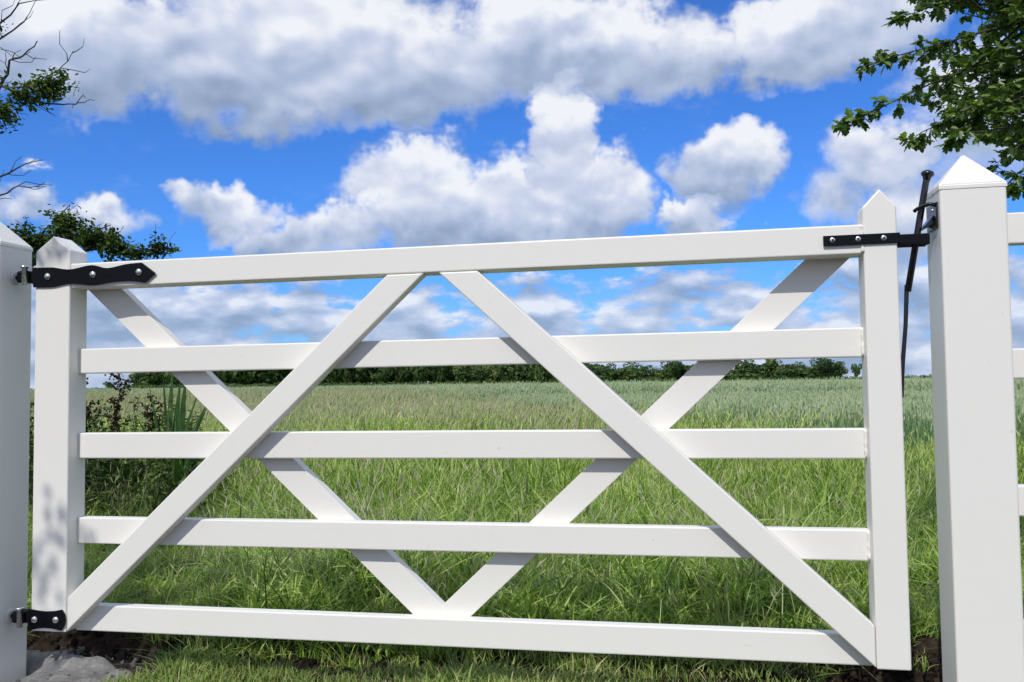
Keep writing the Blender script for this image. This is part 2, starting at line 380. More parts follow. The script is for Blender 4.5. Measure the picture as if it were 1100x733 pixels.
gp('front_brace', prism([(X1+0.001, max(L.at_x(X1)[1], sb+0.003)), L.at_z(top, SL), Lu.at_z(top, SL), Lu.at_x(X1+0.001)], 0.002, DR-0.0005, 0.004, 2))
gp('front_brace', prism([L2.at_x(X2-0.001), L2u.at_x(X2-0.001), L2u.at_z(top, SL), L2.at_z(top, SL)], 0.002, DR-0.0005, 0.004, 2))
Rl, Ru = Ln(0.6663, -0.1452, -42.3), Ln(0.7923, -0.1439, -42.3)
Ql, Qu = Ln(1.9591, -0.1289, 43.1), Ln(2.0726, -0.1372, 43.1)
tb, bb = T[0][1] + 0.03, T[4][0] - 0.05
vin = Ru.meet(Ql); zmid = bb + SL*1.35
gp('rear_brace', prism([Rl.at_z(bb, SL), (vin[0]-0.0005, zmid), (vin[0]-0.0005, vin[1]), Ru.at_z(tb, SL), Rl.at_z(tb, SL)], DP+0.0005, DP+0.040, 0.0012, 2))
gp('rear_brace', prism([(vin[0]-0.003, zmid), Qu.at_z(bb, SL), Qu.at_z(tb, SL), Ql.at_z(tb, SL), (vin[0]+0.0005, vin[1]), (vin[0]-0.003, vin[1]-0.002)], DP+0.0008, DP+0.040, 0.0012, 2))
# lumpy filled welds where the rails meet the shutting stile
rng = random.Random(5)
for t, b in T[:4]:
    mb = MB(); pts = []; rad = []
    y = 0.002 if t > 1.3 else DR-0.001
    n = 14
    for i in range(n):
        z = b + 0.004 + (t-b-0.008)*i/(n-1)
        pts.append((X2-0.002 + rng.uniform(-.001, .001), y + 0.001, z + SL*X2)); rad.append(0.0042 + rng.uniform(-.001, .0016))
    mb.tube(pts, rad, 8); mb.build('weld_bead', M_paint, gate, True)

def dome_bolt(parent, x, y, z, r=0.0115, h=0.008, name='bolt', m=M_zinc):
    me = lathe([(r, 0), (r, h*0.25), (r*0.86, h*0.6), (r*0.55, h*0.9), (r*0.15, h)], (x, y, z), (0, -1, 0), 16, name)
    return link(name, me, m, parent)
# upper hinge: scalloped strap
hu = [(-0.004, 1.338), (0.068, 1.337), (0.135, 1.328), (0.215, 1.339), (0.274, 1.327), (0.343, 1.337), (0.400, 1.340), (0.450, 1.304), (0.411, 1.274),
      (0.360, 1.282), (0.292, 1.281), (0.216, 1.273), (0.136, 1.281), (0.069, 1.272), (-0.003, 1.273)]
def open_smooth(pts, n=5):
    out = []
    for i in range(len(pts)-1):
        p0 = Vector(pts[max(i-1, 0)]); p1 = Vector(pts[i]); p2 = Vector(pts[i+1]); p3 = Vector(pts[min(i+2, len(pts)-1)])
        for j in range(n):
            t = j/n; out.append(tuple(0.5*((2*p1) + (p2-p0)*t + (2*p0-5*p1+4*p2-p3)*t*t + (3*p1-p0-3*p2+p3)*t**3)))
    out.append(tuple(pts[-1])); return out
strap = open_smooth(hu[:7]) + [(0.450, 1.304)] + open_smooth(hu[8:])
h1 = link('hinge', prism(strap, -0.007, -0.0005, 0.0012, 2), M_black, gate); h1['label'] = 'long black scalloped strap hinge with pointed end'
for x, z in ((0.053, 1.307), (0.223, 1.307), (0.392, 1.309)): dome_bolt(h1, x, -0.0072, z)
hl = [(-0.005, 0.215), (0.028, 0.211), (0.060, 0.209), (0.095, 0.212), (0.119, 0.217)]
hl2 = [(0.119, 0.217), (0.130, 0.202), (0.133, 0.184), (0.130, 0.166), (0.118, 0.149)]
hl3 = [(0.118, 0.149), (0.092, 0.154), (0.061, 0.156), (0.030, 0.153), (-0.004, 0.144)]
h2 = link('hinge', prism(open_smooth(hl, 3)[:-1] + open_smooth(hl2, 3)[:-1] + open_smooth(hl3, 3), -0.007, -0.0005, 0.0012, 2), M_black, gate)
h2['label'] = 'short black waisted hinge plate at the bottom corner'
for x, z in ((0.021, 0.182), (0.100, 0.184)): dome_bolt(h2, x, -0.0072, z)
# strap returns round the stile to a knuckle in the gap
for h, z in ((h1, 1.312), (h2, 0.180)):
    link('knuckle', box(-0.040, -0.0005, 0.022, 0.058, z-0.021, z+0.021, 0.005, 2, shear=False), M_black, h)
    link('strap_return', box(-0.0065, -0.0005, -0.006, 0.060, z-0.030, z+0.026, 0.001, 1, shear=False), M_black, h)

# ------------------------------------------------------------------ posts
def post(name, x0, x1, y0, y1, zc, za, label):
    e = empty(name, ((x0+x1)/2, (y0+y1)/2, 0)); tag(e, label, 'post')
    inv = (-e.location.x, -e.location.y, 0)
    def add(n, me, m=M_paint):
        o = link(n, me, m, e); o.location = inv; return o
    add('shaft', box(x0, x1, y0, y1, -0.25, zc-0.0005, 0.007, 3, shear=False))
    bm = bmesh.new(); g_ = 0.0015
    b = [bm.verts.new((x, y, zc-0.006)) for x, y in ((x0-g_, y0-g_), (x1+g_, y0-g_), (x1+g_, y1+g_), (x0-g_, y1+g_))]
    c = [bm.verts.new((v.co.x, v.co.y, zc+0.006)) for v in b]
    t = bm.verts.new(((x0+x1)/2, (y0+y1)/2, za))
    bm.faces.new(b[::-1])
    for i in range(4):
        bm.faces.new((b[i], b[(i+1) % 4], c[(i+1) % 4], c[i])); bm.faces.new((c[i], c[(i+1) % 4], t))
    bmesh.ops.bevel(bm, geom=[q for q in bm.edges if q.verts[0].co.z > zc+0.003 or q.verts[1].co.z > zc+0.003], offset=0.003, segments=2, affect='EDGES', clamp_overlap=True)
    me = bpy.data.meshes.new('cap'); bm.to_mesh(me); bm.free(); add('cap', me)
    return e, add
lp, addl = post('gate_post', -0.276, -0.112, -0.032, 0.120, 1.422, 1.525, 'thick white hinge post with pointed cap cut by the left edge of the frame')
rp, addr = post('gate_post', 2.803, 2.968, -0.032, 0.122, 1.442, 1.546, 'thick white latch post with pyramid cap beside the black latch lever')
# eye bolts in the hinge post
for z in (1.314, 0.178):
    w = addl('washer', lathe([(0.010, 0), (0.0235, 0.0), (0.0245, 0.003), (0.020, 0.006), (0.010, 0.006)], (-0.1118, 0.040, z), (1, 0, 0), 20), M_nylon)
    eb = addl('eye_bolt', lathe([(0.0075, -0.02), (0.0075, 0.040)], (-0.112, 0.040, z), (1, 0, 0), 12), M_black)
    blk = addl('eye', box(-0.090, -0.041, 0.016, 0.064, z-0.020, z+0.020, 0.008, 3, shear=False), M_black)
    addl('hinge_pin', lathe([(0.009, -0.030), (0.009, 0.028), (0.014, 0.028), (0.014, 0.035)], (-0.054, 0.014, z), (0, 0, 1), 12), M_zinc)
# latch: strap, keeper loop, lever
ls = link('latch_strap', box(2.507, 2.706, -0.007, -0.0005, 1.291, 1.3185, 0.001, 1), M_black, gate)
for x in (2.531, 2.598, 2.664):
    bo = dome_bolt(ls, x, -0.0072, 1.316, 0.0075, 0.0025)
    link('bolt_socket', lathe([(0.003, 0), (0.003, 0.0006)], (x, -0.0098, 1.316), (0, -1, 0), 6, smooth=False), M_black, ls)
lo = empty('latch_keeper'); lo.parent = gate
link('front_bar', box(2.7005, 2.786, 0.012, 0.019, 1.286, 1.316, 0.002, 2), M_black, lo)
link('back_bar', box(2.7005, 2.786, 0.058, 0.065, 1.286, 1.316, 0.002, 2), M_black, lo)
link('end_bar', box(2.779, 2.7855, 0.0195, 0.0575, 1.287, 1.315, 0.002, 2), M_black, lo)
mb = MB(); mb.tube([(2.7905, 0.04, 1.487), (2.787, 0.04, 1.472), (2.761, 0.04, 1.334), (2.731, 0.04, 1.172)], 0.0088, 14)
lv = mb.build('latch_lever', M_gloss, gate, True)
d = (Vector((2.787, 0.04, 1.472)) - Vector((2.761, 0.04, 1.334))).normalized()
link('knob', lathe([(0.009, -0.010), (0.011, 0.0), (0.0165, 0.006), (0.0172, 0.011), (0.014, 0.016), (0.007, 0.019), (0.001, 0.020)], (2.7905, 0.04, 1.486), d, 20), M_gloss, lv)
fb_ = prism([(2.7225, 1.19), (2.7165, 1.08), (2.7050, 0.97), (2.7008, 0.88), (2.7105, 0.88), (2.7165, 0.97), (2.7275, 1.08), (2.7345, 1.19)], 0.0365, 0.0415, 0.001, 1)
fl = link('spring_bar', fb_, M_gloss, lv)
# catch bracket on the side of the latch post
br = addr('latch_catch', box(2.7975, 2.8025, -0.012, 0.085, 1.338, 1.408, 0.002, 2, shear=False), M_gloss)
mb = MB(); mb.tube([(2.800, -0.004, 1.399), (2.784, -0.008, 1.403), (2.768, 0.010, 1.400), (2.756, 0.022, 1.395), (2.752, 0.028, 1.391)], [0.0055, 0.0055, 0.005, 0.005, 0.0055], 10)
o = mb.build('hook', M_gloss, br, True)
o = link('ramp', prism([(2.797, 1.375), (2.772, 1.345), (2.776, 1.341), (2.797, 1.352)], 0.012, 0.075, 0.001, 1), M_gloss, br)
dome_bolt(br, 2.790, -0.006, 1.385, 0.004, 0.004)

# ------------------------------------------------------------------ fence running on to the right
fe = empty('post_and_rail_fence', (4.0, 0.05, 0))
tag(fe, 'white rail fence running right from the latch post', 'fence')
for z0, z1 in ((1.279, 1.3635), (0.916, 0.997), (0.551, 0.632), (0.190, 0.272)):
    o = link('rail', box(2.9695, 5.20, 0.030, 0.075, z0, z1, 0.004, 2), M_paint, fe); o.location = (-4.0, -0.05, 0)
o = link('end_post', prism([(5.2005, -0.25), (5.36, -0.25), (5.36, 1.44), (5.28, 1.54), (5.2005, 1.44)], -0.032, 0.122, 0.006, 2), M_paint, fe); o.location = (-4.0, -0.05, 0)

# ------------------------------------------------------------------ grass and crops
LIB = bpy.data.collections.new('clump_library')
def clump(name, seed, n, r, h0, h1, w, bend, lean, m, head=0.0, headlen=0.08, headw=0.012, dead=0.1, tones=(0.1, 0.75), segs=3, ears=False):
    q = random.Random(seed); mb = MB()
    for i in range(n):
        rr = r*math.sqrt(q.random()); a = q.uniform(0, 2*math.pi); x, y = rr*math.cos(a), rr*math.sin(a)
        h = q.uniform(h0, h1)*(1 - 0.25*(rr/r)**2); th = q.uniform(0, 2*math.pi)
        dx, dy = math.cos(th)*bend*q.random() + lean[0], math.sin(th)*bend*q.random() + lean[1]
        px, py = -math.sin(th), math.cos(th); ww = w*q.uniform(0.6, 1.2)
        t0 = q.uniform(0.82, 1.0) if q.random() < dead else tones[0] + (tones[1]-tones[0])*(0.5 + 0.5*math.copysign(abs(q.uniform(-1, 1))**0.55, q.uniform(-1, 1)))
        if q.random() < 0.12: ww *= 1.7; t0 = min(1.0, t0 + 0.15)
        isear = ears and q.random() < head
        vs = []; fs = []; tn = []
        for k in range(segs+1):
            s = k/segs; cx = x + dx*h*s*s; cyy = y + dy*h*s*s; z = h*s*(1 - 0.28*min(1, dx*dx+dy*dy)*s) - 0.01
            hw = ww*0.5*((1 - s)**0.6 if not isear else 0.5)*(1 if k else 0.75)
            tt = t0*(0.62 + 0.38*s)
            if k == segs and not isear: vs.append((cx, cyy, z)); tn.append(tt)
            else: vs += [(cx-px*hw, cyy-py*hw, z), (cx+px*hw, cyy+py*hw, z)]; tn += [tt, tt]
        for k in range(segs):
            b = 2*k
            fs.append((b, b+1, b+2) if (k == segs-1 and not isear) else (b, b+1, b+3, b+2))
        mb.add(vs, fs, tn)
        if q.random() < head and (isear or not ears):
            # a seed head or ear: a slim four-sided spindle
            L_ = headlen*q.uniform(0.7, 1.2); W_ = headw*q.uniform(0.7, 1.2)
            tipx, tipy, tz = x + dx*h*(1 if isear else 1.15), y + dy*h*(1 if isear else 1.15), z if isear else z*1.02
            ux, uy = dx*0.7, dy*0.7; A = Vector((tipx, tipy, tz)); U = Vector((ux, uy, 1 if isear else 0.8)).normalized(); s1 = U.orthogonal().normalized(); s2 = U.cross(s1)
            if not isear: mb.add([(x-ww*.2, y, 0), (x+ww*.2, y, 0), tuple(A)], [(0, 1, 2)], t0)
            ring = [A + U*L_*0.35 + s1*W_*0.5, A + U*L_*0.35 + s2*W_*0.5, A + U*L_*0.35 - s1*W_*0.5, A + U*L_*0.35 - s2*W_*0.5]
            tt = q.uniform(0.72, 1.0)
            mb.add([A, *ring, A + U*L_], [(0, 2, 1), (0, 3, 2), (0, 4, 3), (0, 1, 4), (5, 1, 2), (5, 2, 3), (5, 3, 4), (5, 4, 1)], tt)
    o = bpy.data.objects.new(name, mb.mesh(name, m)); return o
def library(prefix, objs):
    c = bpy.data.collections.new(prefix)
    for o in objs: c.objects.link(o)
    return c
def scatter(name, pts, coll, label):
    me = bpy.data.meshes.new(name); n = len(pts); P = np.array(pts, dtype=np.float32)
    me.vertices.add(n); me.vertices.foreach_set('co', P[:, :3].ravel())
    a = me.attributes.new('rot', 'FLOAT_VECTOR', 'POINT'); a.data.foreach_set('vector', P[:, 3:6].ravel())
    a = me.attributes.new('scl', 'FLOAT', 'POINT'); a.data.foreach_set('value', P[:, 6].copy())
    a = me.attributes.new('idx', 'INT', 'POINT'); a.data.foreach_set('value', P[:, 7].astype(np.int32))
    o = link(name, me); tag(o, label, None, None, 'stuff')
    ng = bpy.data.node_groups.new(name, 'GeometryNodeTree')
    ng.interface.new_socket('Geometry', in_out='INPUT', socket_type='NodeSocketGeometry'); ng.interface.new_socket('Geometry', in_out='OUTPUT', socket_type='NodeSocketGeometry')
    N = ng.nodes; Lk = ng.links
    gi = N.new('NodeGroupInput'); go = N.new('NodeGroupOutput'); ip = N.new('GeometryNodeInstanceOnPoints'); ci = N.new('GeometryNodeCollectionInfo')
    ci.inputs['Collection'].default_value = coll; ci.inputs['Separate Children'].default_value = True; ci.inputs['Reset Children'].default_value = True
    def na(nm, t):
        x = N.new('GeometryNodeInputNamedAttribute'); x.data_type = t; x.inputs[0].default_value = nm; return x.outputs[0]
    Lk.new(gi.outputs[0], ip.inputs['Points']); Lk.new(ci.outputs[0], ip.inputs['Instance']); ip.inputs['Pick Instance'].default_value = True
    Lk.new(na('idx', 'INT'), ip.inputs['Instance Index']); Lk.new(na('rot', 'FLOAT_VECTOR'), ip.inputs['Rotation']); Lk.new(na('scl', 'FLOAT'), ip.inputs['Scale'])
    Lk.new(ip.outputs[0], go.inputs[0])
    md = o.modifiers.new('scatter', 'NODES'); md.node_group = ng
    return o
def in_wedge(x, y, mrg=1.0):
    """roughly what the view takes in, with room for a step to either side"""
    d = y - CAM.y
    return CAM.x - 0.92*d - mrg < x < CAM.x + 0.36*d + mrg
def wheat_edge(x, y): return y > 7.6 and (x > 3.3 - 0.51*(y-8) + 0.6*fbm(x, y, 0.3) or y > 46)

lib_turf = library('turf_clumps', [clump(f'turf_{i}', 10+i, 170, 0.11, 0.02, 0.075, 0.0046, 1.3, (0.1, 0.0), M_turf, dead=0.30) for i in range(5)])
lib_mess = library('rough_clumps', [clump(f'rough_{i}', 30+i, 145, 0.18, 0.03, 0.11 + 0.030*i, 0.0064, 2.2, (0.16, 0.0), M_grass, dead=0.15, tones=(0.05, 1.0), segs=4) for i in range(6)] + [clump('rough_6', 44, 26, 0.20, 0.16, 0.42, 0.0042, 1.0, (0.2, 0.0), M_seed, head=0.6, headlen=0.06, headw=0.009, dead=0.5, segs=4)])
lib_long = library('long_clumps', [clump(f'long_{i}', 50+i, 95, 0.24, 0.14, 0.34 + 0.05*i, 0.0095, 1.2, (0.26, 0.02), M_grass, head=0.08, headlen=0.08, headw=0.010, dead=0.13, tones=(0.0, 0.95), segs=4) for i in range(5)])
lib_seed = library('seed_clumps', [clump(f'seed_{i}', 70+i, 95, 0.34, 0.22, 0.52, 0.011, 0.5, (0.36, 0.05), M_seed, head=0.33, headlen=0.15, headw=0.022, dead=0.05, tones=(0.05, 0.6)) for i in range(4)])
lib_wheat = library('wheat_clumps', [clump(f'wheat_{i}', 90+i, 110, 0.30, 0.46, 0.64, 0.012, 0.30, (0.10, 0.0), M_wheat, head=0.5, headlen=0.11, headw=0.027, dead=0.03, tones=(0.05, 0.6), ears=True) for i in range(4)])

def rows(seed, x0, x1, y0, y1, step, ok, scl, tilt, nvar):
    q = random.Random(seed); out = []
    y = y0
    while y < y1:
        st = step(y) if callable(step) else step; x = x0
        while x < x1:
            px, py = x + q.uniform(-.5, .5)*st, y + q.uniform(-.5, .5)*st
            if in_wedge(px, py) and ok(px, py, q):
                out.append((px, py, terrain(px, py), q.gauss(0, tilt), q.gauss(0, tilt), q.uniform(0, 6.283) if tilt > 0.1 else q.gauss(0, 0.5), q.uniform(*scl)*(1 if not callable(step) else (st/step(y0))**0.6)*(0.95 + 0.55*fbm(px, py, 0.9, 3) if y0 < 5 else 1.0), q.randrange(nvar)))
            x += st
        y += st
    return out
def bare(x, y):
    t = trench(x, y)
    if t > 0.045: return True
    if x < 0.36 + 0.12*fbm(x, y, 3) and y < 0.58: return True
    return False
def ok_turf(x, y, q): return not bare(x, y) and q.random() < 0.84 + 0.35*fbm(x, y, 3.1)
def ok_mess(x, y, q): return (y > 0.55 + 0.15*fbm(x, y, 2.5) or (0.38 < x < 1.1 and y > 0.26 and q.random() < 0.6)) and not bare(x, y)
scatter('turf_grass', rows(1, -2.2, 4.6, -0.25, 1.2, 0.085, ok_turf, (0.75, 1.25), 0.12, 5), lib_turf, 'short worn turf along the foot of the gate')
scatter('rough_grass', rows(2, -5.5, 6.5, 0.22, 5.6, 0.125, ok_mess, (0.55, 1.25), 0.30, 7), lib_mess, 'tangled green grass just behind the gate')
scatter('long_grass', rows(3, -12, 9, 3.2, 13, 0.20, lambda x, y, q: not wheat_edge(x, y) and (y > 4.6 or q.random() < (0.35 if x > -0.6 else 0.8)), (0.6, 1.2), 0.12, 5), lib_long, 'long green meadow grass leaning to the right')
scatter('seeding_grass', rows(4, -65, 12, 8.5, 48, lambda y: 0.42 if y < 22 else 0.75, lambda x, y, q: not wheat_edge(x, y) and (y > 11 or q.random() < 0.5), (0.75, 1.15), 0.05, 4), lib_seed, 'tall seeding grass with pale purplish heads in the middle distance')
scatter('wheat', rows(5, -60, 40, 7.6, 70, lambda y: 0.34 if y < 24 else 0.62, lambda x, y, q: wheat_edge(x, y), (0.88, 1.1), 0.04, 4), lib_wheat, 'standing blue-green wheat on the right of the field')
def lump(name, seed, m):
    q = random.Random(seed); bm = bmesh.new(); bmesh.ops.create_icosphere(bm, subdivisions=2, radius=1.0)
    for v in bm.verts: v.co *= 0.75 + 0.45*noise.noise(v.co*1.3 + Vector((seed, 0, 0))) + q.uniform(-.10, .10); v.co.z *= 0.7
    me = bpy.data.meshes.new(name); bm.to_mesh(me); bm.free(); me.materials.append(m); return bpy.data.objects.new(name, me)
lib_clod = library('soil_lumps', [lump(f'clod_{i}', 3+i, M_soil) for i in range(4)])
lib_crumb = library('mortar_lumps', [lump(f'crumb_{i}', 13+i, M_conc) for i in range(4)])
q = random.Random(8); pts = []
while len(pts) < 4200:
    x, y = (q.uniform(2.45, 3.3), q.uniform(0.0, 0.92)) if q.random() < 0.35 else (q.uniform(-0.9, 3.5), q.uniform(0.0, 0.9))
    if trench(x, y) < 0.03 and q.random() > 0.06: continue
    if x < 0.42 and y < 0.22: continue
    sc = 0.004 + 0.026*q.random()**3; pts.append((x, y, terrain(x, y) + sc*0.2, q.uniform(0, 6), q.uniform(0, 6), q.uniform(0, 6), sc, q.randrange(4)))
scatter('soil_clods', pts, lib_clod, 'crumbled dark soil in the dug strip under the gate')
pts = []
while len(pts) < 420:
    x, y = q.uniform(-0.6, 0.36), q.uniform(-0.4, 0.24); sc = 0.003 + 0.011*q.random()**3
    pts.append((x, y, 0.022 - post_hole(x, y) + 0.016*fbm(x, y, 9, 5), q.uniform(0, 6), q.uniform(0, 6), q.uniform(0, 6), sc, q.randrange(4)))
scatter('mortar_crumbs', pts, lib_crumb, 'grey mortar crumbs on the footing by the left post')
# crop tops beyond the single stalks
xs2 = axis((-150, 120, 3.0), 700); ys2 = list(np.arange(30, 342, 2.5)); n2 = len(xs2)
vs = []
for y in ys2:
    for x in xs2:
        e = x - (3.3 - 0.51*(min(y, 46)-8)); inside = (e > 6) or y > 50
        z = 0.50 + 0.03*fbm(x, y, 0.5) if inside and y > 34 else -0.3
        vs.append((x + random.Random(int(x*7+y*13)).uniform(-.5, .5), y, z))
fs = [(j*n2+i, j*n2+i+1, (j+1)*n2+i+1, (j+1)*n2+i) for j in range(len(ys2)-1) for i in range(n2-1)]
mb = MB(); mb.add(vs, fs); tag(mb.build('wheat_field', M_crop, None, True), 'pale green crop stretching away to the far hedge', None, None, 'stuff')

# ------------------------------------------------------------------ trees
LEAF_HAW = [(0, 0), (0.10, 0.10), (0.26, 0.20), (0.36, 0.36), (0.22, 0.44), (0.30, 0.56), (0.30, 0.71), (0.17, 0.70), (0.13, 0.87), (0, 1.0)]
def leaf_mesh_data(outline, fold=0.18, droop=0.12):
    R_ = [(x, y, abs(x)*fold - droop*y*y) for x, y in outline]
    Lf = [(-x, y, abs(x)*fold - droop*y*y) for x, y in outline[1:-1]]
    vs = R_ + Lf; n = len(R_)
    return vs, [tuple(range(n)), tuple([n-1] + [n+k for k in range(len(Lf)-1, -1, -1)] + [0])][::1]
HV, HF = leaf_mesh_data(LEAF_HAW)
SIMPLE = [(0, 0), (0.22, 0.25), (0.30, 0.5), (0.18, 0.8), (0, 1.0)]
SV, SF = leaf_mesh_data(SIMPLE)
def leaf_matrix(p, d, size, q, flat=0.6):
    """leaf starting at p along d, its face turned mostly to the light"""
    d = (Vector(d) + Vector((q.gauss(0, .35), q.gauss(0, .35), q.gauss(-.1, .3)))).normalized()
    nrm = (Vector((q.gauss(0, .45), q.gauss(0, .45), 1))*flat + SUN*0.35 + Vector((q.gauss(0, .5), q.gauss(0, .5), q.gauss(0, .5)))*(1-flat)).normalized()
    x = d.cross(nrm)
    if x.length < 0.05: x = d.orthogonal()
    x.normalize(); n = x.cross(d).normalized()
    M = Matrix((( x.x, d.x, n.x, p[0]), (x.y, d.y, n.y, p[1]), (x.z, d.z, n.z, p[2]), (0, 0, 0, 1)))
    return M @ Matrix.Scale(size, 4)
def wander(p0, p1, n, amp, q):
    p0, p1 = Vector(p0), Vector(p1); out = []; L_ = (p1-p0).length
    off = Vector((0, 0, 0))
    for i in range(n+1):
        t = i/n
        if 0 < i < n: off = off*0.6 + Vector((q.gauss(0, 1), q.gauss(0, 1), q.gauss(0, 1)))*amp*L_/n
        out.append(p0.lerp(p1, t) + (off if 0 < i < n else Vector((0, 0, 0))))
    return out
def poly_at(pts, t):
    f = t*(len(pts)-1); i = min(int(f), len(pts)-2); return pts[i].lerp(pts[i+1], f-i), (pts[i+1]-pts[i]).normalized()

# --- hawthorn on the right
q = random.Random(21)
trunk = MB(); wood = MB(); leaves = []
tr_pts = [Vector(p) for p in ((4.9, 2.0, -0.1), (4.86, 1.98, 0.7), (4.74, 1.9, 1.3), (4.66, 1.86, 1.9), (4.5, 1.8, 2.6), (4.35, 1.75, 3.3))]
trunk.tube(tr_pts, [0.17, 0.14, 0.12, 0.10, 0.075, 0.04], 10)
def spray(pts, r0, twig_step, twig_len, leaf, q, dens=1.0):
    """a leafy shoot: axis, alternate short side twigs, clustered leaves"""
    pts = [Vector(p) for p in pts]; n = len(pts)
    wood.tube(pts, [max(0.0012, r0*(1 - 0.85*i/(n-1))) for i in range(n)], 5)
    L_ = sum((pts[i+1]-pts[i]).length for i in range(n-1)); k = max(2, int(L_/twig_step))
    for i in range(k+1):
        t = min(0.999, (i + q.uniform(-.3, .3))/k) if i else 0.02
        t = max(0.0, t); p, d = poly_at(pts, t)
        side = Vector((q.gauss(0, 1), q.gauss(0, 1), q.gauss(-0.1, 0.7))); side = (side - d*side.dot(d)).normalized()
        td = (d*0.6 + side).normalized(); tl = twig_len*q.uniform(0.4, 1.1)*(1 - 0.5*t)
        e = p + td*tl; wood.tube([p, p.lerp(e, .5) + Vector((0, 0, q.uniform(-.004, .006))), e], [0.0022, 0.0016, 0.001], 4)
        for j in range(max(1, int((3 + tl/0.022)*dens))):
            s = q.uniform(0.15, 1.0); lp_ = p.lerp(e, s)
            ld = (td*0.5 + Vector((q.gauss(0, .8), q.gauss(0, .8), q.gauss(-.25, .5)))).normalized()
            leaves.append(leaf_matrix(lp_, ld, leaf*q.uniform(0.55, 1.15), q))
    p, d = poly_at(pts, 0.999)
    for j in range(4): leaves.append(leaf_matrix(p, (d + Vector((q.gauss(0, .5), q.gauss(0, .5), q.gauss(0, .4)))), leaf*q.uniform(.45, .8), q))
def limb(a, b, r0, r1, n=6, amp=0.25):
    p = wander(a, b, n, amp, q); wood.tube(p, [r0 + (r1-r0)*i/n for i in range(n+1)], 7); return p
la = limb((4.74, 1.9, 1.35), (3.55, 1.15, 2.02), 0.05, 0.012)
lb = limb((4.66, 1.86, 1.95), (3.50, 1.25, 2.35), 0.045, 0.012)
lc = limb((4.60, 1.84, 2.2), (3.40, 1.40, 2.75), 0.045, 0.012)
ld_ = limb((4.80, 1.95, 0.95), (3.75, 1.35, 1.62), 0.035, 0.01)
le = limb((4.5, 1.8, 2.6), (3.7, 1.2, 3.2), 0.04, 0.012)
SPR = [
 [(3.50, 1.25, 2.35), (3.30, 1.10, 2.40), (3.10, 1.02, 2.36), (2.926, 1.0, 2.306)],
 [(3.50, 1.25, 2.35), (3.28, 1.10, 2.27), (3.12, 1.02, 2.21), (2.93, 1.0, 2.165), (2.809, 1.0, 2.135)],
 [(3.55, 1.15, 2.02), (3.38, 1.05, 2.14), (3.214, 1.0, 2.105), (3.05, 1.0, 2.048), (2.882, 1.0, 1.975), (2.797, 1.0, 1.943), (2.718, 1.0, 1.906)],
 [(3.55, 1.15, 2.02), (3.40, 1.05, 2.03), (3.242, 1.0, 1.979), (3.11, 1.0, 1.905), (3.011, 1.0, 1.864), (2.96, 1.0, 1.828)],
 [(3.55, 1.15, 2.02), (3.36, 1.05, 1.98), (3.241, 1.0, 1.944), (3.158, 1.0, 1.875), (3.10, 1.0, 1.81)],
 [(3.75, 1.35, 1.62), (3.55, 1.15, 1.72), (3.42, 1.05, 1.70), (3.33, 1.02, 1.64)],
 [(3.75, 1.35, 1.62), (3.60, 1.20, 1.80), (3.45, 1.10, 1.84), (3.34, 1.05, 1.78)],
]
for s in SPR: spray(s, 0.006, 0.026, 0.085, 0.046, q, 1.6)
# bulk of the crown: many shoots, each joined back to the nearest limb
limbs_all = [poly_at(b, t/12)[0] for b in (la, lb, lc, ld_, le) for t in range(3, 13)]
EDGE = [(1.55, 3.36), (1.62, 3.33), (1.72, 3.32), (1.80, 3.27), (1.88, 3.20), (1.95, 3.14), (2.02, 3.10), (2.10, 3.12), (2.20, 3.10), (2.28, 3.04), (2.40, 3.02), (2.6, 3.0), (3.2, 3.0)]
def crown_edge(z):
    for (z0, x0), (z1, x1) in zip(EDGE, EDGE[1:]):
        if z <= z1: return x0 + (x1-x0)*max(0, (z-z0)/(z1-z0))
    return 3.0
made = 0
while made < 270:
    y = q.uniform(0.75, 2.0); z = q.uniform(1.6, 2.75); x = crown_edge(z) - 0.09 + abs(q.gauss(0.0, 0.33))
    if noise.noise(Vector((x*3.3, z*3.3, 7.1))) < -0.12 and y < 1.9: continue
    e = Vector((x + 0.30*(y-1), y, z + 0.36*(y-1)))
    p = e + Vector((q.uniform(.15, .42), q.uniform(-.05, .3), q.uniform(-.12, .2)))
    nb = min(limbs_all, key=lambda v: (v-p).length)
    if (nb-p).length > 0.05: wood.tube(wander(nb, p, 5, 0.16, q), [0.006, 0.0056, 0.005, 0.0046, 0.0042, 0.004], 5)
    spray(wander(p, e, 4, 0.25, q), 0.004, 0.045, 0.075, 0.041, q, 1.25); made += 1
haw = empty('hawthorn_tree', (4.9, 2.0, 0)); tag(haw, 'leafy hawthorn spreading in from the upper right above the latch post', 'tree')
def under(o, root): o.location = -root.location; return o
under(trunk.build('trunk', M_bark, haw, True), haw); under(wood.build('branches', M_twig, haw, True), haw)
# the 300 leaves that show largest are single leaves; the rest of the foliage is one part
def shows(M):
    c = project(M @ Vector((0, 0.5, 0)))
    if c is None or not (-5 < c[0] < 1105 and -5 < c[1] < 738): return -1
    if 1003 < c[0] < 1092 and c[1] > 200: return -1
    return FPX*M.to_scale()[0]/c[2]*abs((M.to_3x3() @ Vector((0, 0, 1))).normalized().dot((CAM - M.translation).normalized()))
order = sorted(range(len(leaves)), key=lambda i: -shows(leaves[i])); big = set(order[:300])
lm = MB(); lm.add(HV, HF, 0.55); leafme = lm.mesh('leaf', M_haw)
tones = [q.uniform(0.15, 0.9) for _ in range(8)]; lms = []
for t in tones:
    lm = MB(); lm.add(HV, HF, t); lms.append(lm.mesh('leaf', M_haw))
rest = MB()
for i, M in enumerate(leaves):
    if i in big:
        o = link('leaf', lms[i % 8], None, haw); o.matrix_local = Matrix.Translation(-haw.location) @ M
    else: rest.add([M @ Vector(v) for v in HV], HF, q.uniform(0.05, 0.85))
